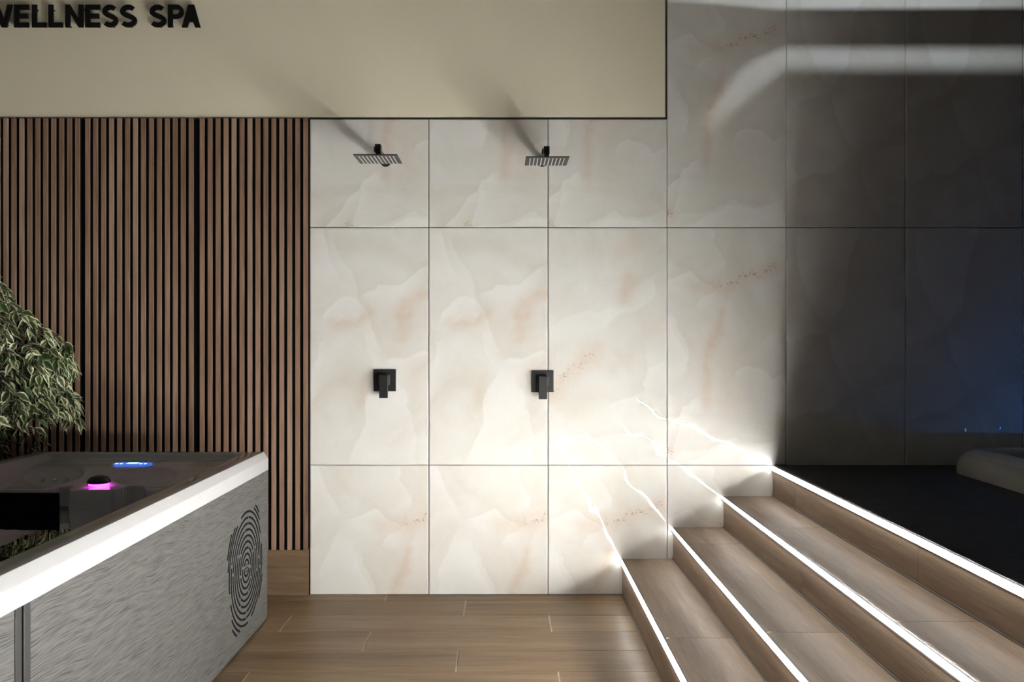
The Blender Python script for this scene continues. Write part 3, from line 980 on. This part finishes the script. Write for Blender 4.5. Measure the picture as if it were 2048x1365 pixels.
# knob
kx, ky, kz = -0.578, -0.445, 0.7
kn = MB().lathe([(0.0, 0.704), (0.042, 0.704), (0.0455, 0.708), (0.0450, 0.714), (0.036, 0.727), (0.020, 0.733), (0.004, 0.7345)], kx, ky, 32, False).build('knob', M['black'], tub, True)
MB().lathe([(0.030, 0.6945), (0.0395, 0.6965), (0.0395, 0.7035), (0.03, 0.7037)], kx, ky, 32).build('light_ring', M['magenta'], tub, True)
# control panel with blue lamps
cx_, cy_, cz_ = -0.535, -0.225, 0.742
cp = MB()
cp.prism([(cx_ + q[0], cy_ + q[1]) for q in arc(0.055, 0, 0.028, 0.03, -90, 90, 8) + arc(-0.055, 0, 0.028, 0.03, 90, 270, 8)], 'z', cz_ - 0.004, cz_ + 0.010)
cpo = cp.build('control_panel', M['blue'], tub)
MB().box(cx_ - 0.022, cx_ + 0.022, cy_ - 0.014, cy_ + 0.014, cz_ + 0.0098, cz_ + 0.0112, 0.0004).build('display', M['blue_spot'], cpo)
for dx in (-0.062, -0.042, 0.042, 0.062):
    MB().lathe([(0.006, cz_ + 0.0095), (0.006, cz_ + 0.0115), (0.003, cz_ + 0.0125)], cx_ + dx, cy_ - 0.018, 12).build('button', M['blue_spot'], cpo)
# jets in the shoulder scoops
for ju in (0.77, 0.82, 0.87):
    jm = MB().lathe([(0.009, 0.690), (0.009, 0.7005), (0.006, 0.702), (0.005, 0.698)], -ju, -0.335, 16)
    jm.build('jet', M['chrome'], tub, True)
# violet lamp below the water on the near right wall
MB().tube([(-0.105, -1.05, 0.47), (-0.140, -1.05, 0.47)], 0.03, 20).build('underwater_light', M['violet'], tub)

# ================================================================== PLANT
rp = random.Random(21)
plant = empty('potted_fig', (-2.66, -0.40, 0))
tag(plant, 'bushy variegated weeping fig behind the far corner of the hot tub', 'plant')
PO = Vector((-2.62, -0.42, 0))
MB().lathe([(0.13, 0.002), (0.17, 0.28), (0.18, 0.30), (0.165, 0.30), (0.16, 0.27), (0.0, 0.265)], 0, 0, 28, False).build('pot', M['pot'], plant, True)
MB().lathe([(0.0, 0.262), (0.155, 0.268), (0.157, 0.27)], 0, 0, 20, False).build('soil', M['soil'], plant, True)
stems = MB()
stems.tube([(0, 0, 0.26), (0.02, 0.01, 0.55), (-0.01, 0.0, 0.9), (0.01, 0.01, 1.25), (0, 0, 1.66)], [0.018, 0.016, 0.014, 0.01, 0.006], 8)
LV = []; LF = []; LE = []
def leaf(pos, direc, nrm, ln, wd, droop):
    d = direc.normalized()
    s = d.cross(nrm)
    if s.length < 1e-3: s = d.cross(Vector((1, 0, 0)))
    s.normalize(); nn = s.cross(d).normalized()
    prof = (0.05, 0.62, 0.98, 0.92, 0.60, 0.22, 0.02)
    n0 = len(LV)
    rows = len(prof)
    for i, pw in enumerate(prof):
        f = i / (rows - 1)
        c = pos + d * (ln * f) + Vector((0, 0, -1)) * (droop * ln * f * f)
        for k, e in ((-1, 1.0), (-0.55, 0.50), (0, 0.20), (0.55, 0.50), (1, 1.0)):
            q = c + s * (k * pw * wd / 2) + nn * (abs(k) * pw * wd * 0.22)
            LV.append(tuple(q)); LE.append(min(1.0, e * (0.75 + 0.25 * f) + (0.3 if f > 0.9 else 0)))
    for i in range(rows - 1):
        for k in range(4):
            a = n0 + i * 5 + k
            LF.append((a, a + 1, a + 6, a + 5))
def crown_r(z):
    """crown half width by height, drooping skirts"""
    return np.interp(z, [0.66, 0.78, 0.90, 0.98, 1.06, 1.14, 1.22, 1.30, 1.40, 1.52, 1.62, 1.75, 1.9], [0.28, 0.44, 0.60, 0.66, 0.63, 0.58, 0.62, 0.62, 0.47, 0.37, 0.29, 0.24, 0.1])
for bi in range(330):
    z = rp.uniform(0.72, 1.78) if rp.random() < 0.72 else rp.uniform(0.95, 1.25)
    a = rp.uniform(-PI, PI)
    if rp.random() < 0.68: a = rp.uniform(-1.5, 0.75)        # more twigs on the side towards the room
    R = float(crown_r(z))
    if z < 0.97 and math.cos(a) > 0.2: R = min(R, 0.56 if (math.sin(a) > 0.12 and math.sin(a) < 0.5) else 0.40) * rp.uniform(0.72, 1.0) * (0.70 if math.sin(a) > 0.25 else 1.0)
    di = Vector((math.cos(a), math.sin(a) * 0.75, 0))
    start = Vector((0, 0, min(1.62, z - 0.06 + rp.uniform(-0.05, 0.1))))
    tip = di * R + Vector((0, 0, z - 0.02))
    mid = start.lerp(tip, 0.55) + Vector((0, 0, 0.07))
    pts = []
    for k in range(9):
        f = k / 8
        q = start * (1 - f) ** 2 + mid * 2 * f * (1 - f) + tip * f * f
        if q.y > 0.32: q.y = 0.32
        pts.append(q)
    # hanging end
    last = pts[-1]
    pts += [last + di * 0.02 + Vector((0, 0, -0.035)), last + di * 0.028 + Vector((0, 0, -0.075))]
    stems.tube(pts[::2] + [pts[-1]], [0.0035] * 3 + [0.002] * (len(pts[::2]) - 2), 5)
    for k in range(2, len(pts) - 1):
        for rep in range(2 if k > 3 else 1):
            q = pts[k].lerp(pts[k + 1], rp.random())
            tdir = (pts[k + 1] - pts[k]).normalized()
            side = Vector((rp.uniform(-1, 1), rp.uniform(-1, 1), rp.uniform(-0.5, 0.35)))
            dd = (tdir * 0.6 + side * 0.95 + Vector((0, 0, -0.25))).normalized()
            ln = rp.uniform(0.046, 0.070)
            if q.y + dd.y * ln > 0.365: continue
            if q.x + max(0, dd.x * ln) > 0.44 and q.y + min(0, dd.y * ln) < 0.04 and q.z + dd.z * ln < 0.90: continue
            if q.x + max(0, dd.x * ln) > 0.60 and q.z < 0.84: continue
            up_n = Vector((rp.uniform(-0.6, 0.6), rp.uniform(-0.9, 0.3), rp.uniform(0.3, 1))).normalized()
            leaf(q, dd, up_n, ln, ln * rp.uniform(0.44, 0.56), rp.uniform(0.0, 0.3))
stems.build('stems', M['bark'], plant)
me = bpy.data.meshes.new('foliage')
me.from_pydata(LV, [], LF)
at_ = me.attributes.new('edge', 'FLOAT', 'POINT')
at_.data.foreach_set('value', np.array(LE, dtype=np.float32))
link('foliage', me, M['leaf'], plant, True)

# ================================================================== POOL ON THE LANDING
ZL = SZ[3]
pool = empty('plunge_pool', (2.15, -0.14, ZL))
tag(pool, 'pale low plunge pool with a thick rounded edge on the dark landing', 'pool')
PW, PL, PR = 2.2, 2.9, 0.16
def pool_loop(off):
    pts = []
    for cx, cy, a0 in ((PW - PR, -PR, 0), (PR, -PR, 90), (PR, -PL + PR, 180), (PW - PR, -PL + PR, 270)):
        for k in range(9):
            a = math.radians(a0 + 11.25 * k)
            r = max(PR + off, 0.004)
            pts.append((cx + r * math.cos(a), cy + r * math.sin(a)))
    return pts
def sweep(prof):
    vs_ = []
    for o, z in prof: vs_ += [(x, y, z) for x, y in pool_loop(o)]
    n = 36
    m = MB()
    m.add(vs_, [(i * n + k, i * n + (k + 1) % n, (i + 1) * n + (k + 1) % n, (i + 1) * n + k) for i in range(len(prof) - 1) for k in range(n)])
    return m
body = [(0.0, 0.001), (0.0, 0.030), (-0.006, 0.055), (-0.020, 0.080), (-0.036, 0.095)]
sweep(body + [(-0.044, 0.094)]).build('outer_shell', M['pool_acrylic'], pool, True)
sweep([(-0.038, 0.092), (-0.040, 0.098), (-0.050, 0.106), (-0.075, 0.117), (-0.10, 0.120), (-0.125, 0.118), (-0.140, 0.108), (-0.146, 0.08), (-0.15, 0.002)]).build('rim', M['pool_acrylic'], pool, True)
pw_ = MB().add([(x, y, 0.045) for x, y in pool_loop(-0.147)], [tuple(range(36))])
pw_.build('water', M['pool_water'], pool)
MB().box(0.28, 0.44, -0.30, -0.20, 0.072, 0.112, 0.015).build('headrest', M['acrylic'], pool)
# control console further along the pool with two blue lamps; the polished tiles mirror them
co = MB().box(0.46, 0.76, -0.56, -0.46, 0.040, 0.112, 0.012).build('control_panel', M['pool_acrylic'], pool)
for x in (0.503, 0.711):
    MB().lathe([(0.004, 0.111), (0.004, 0.130), (0.002, 0.133)], x, -0.475, 12).build('indicator_light', M['blue_dot'], co)
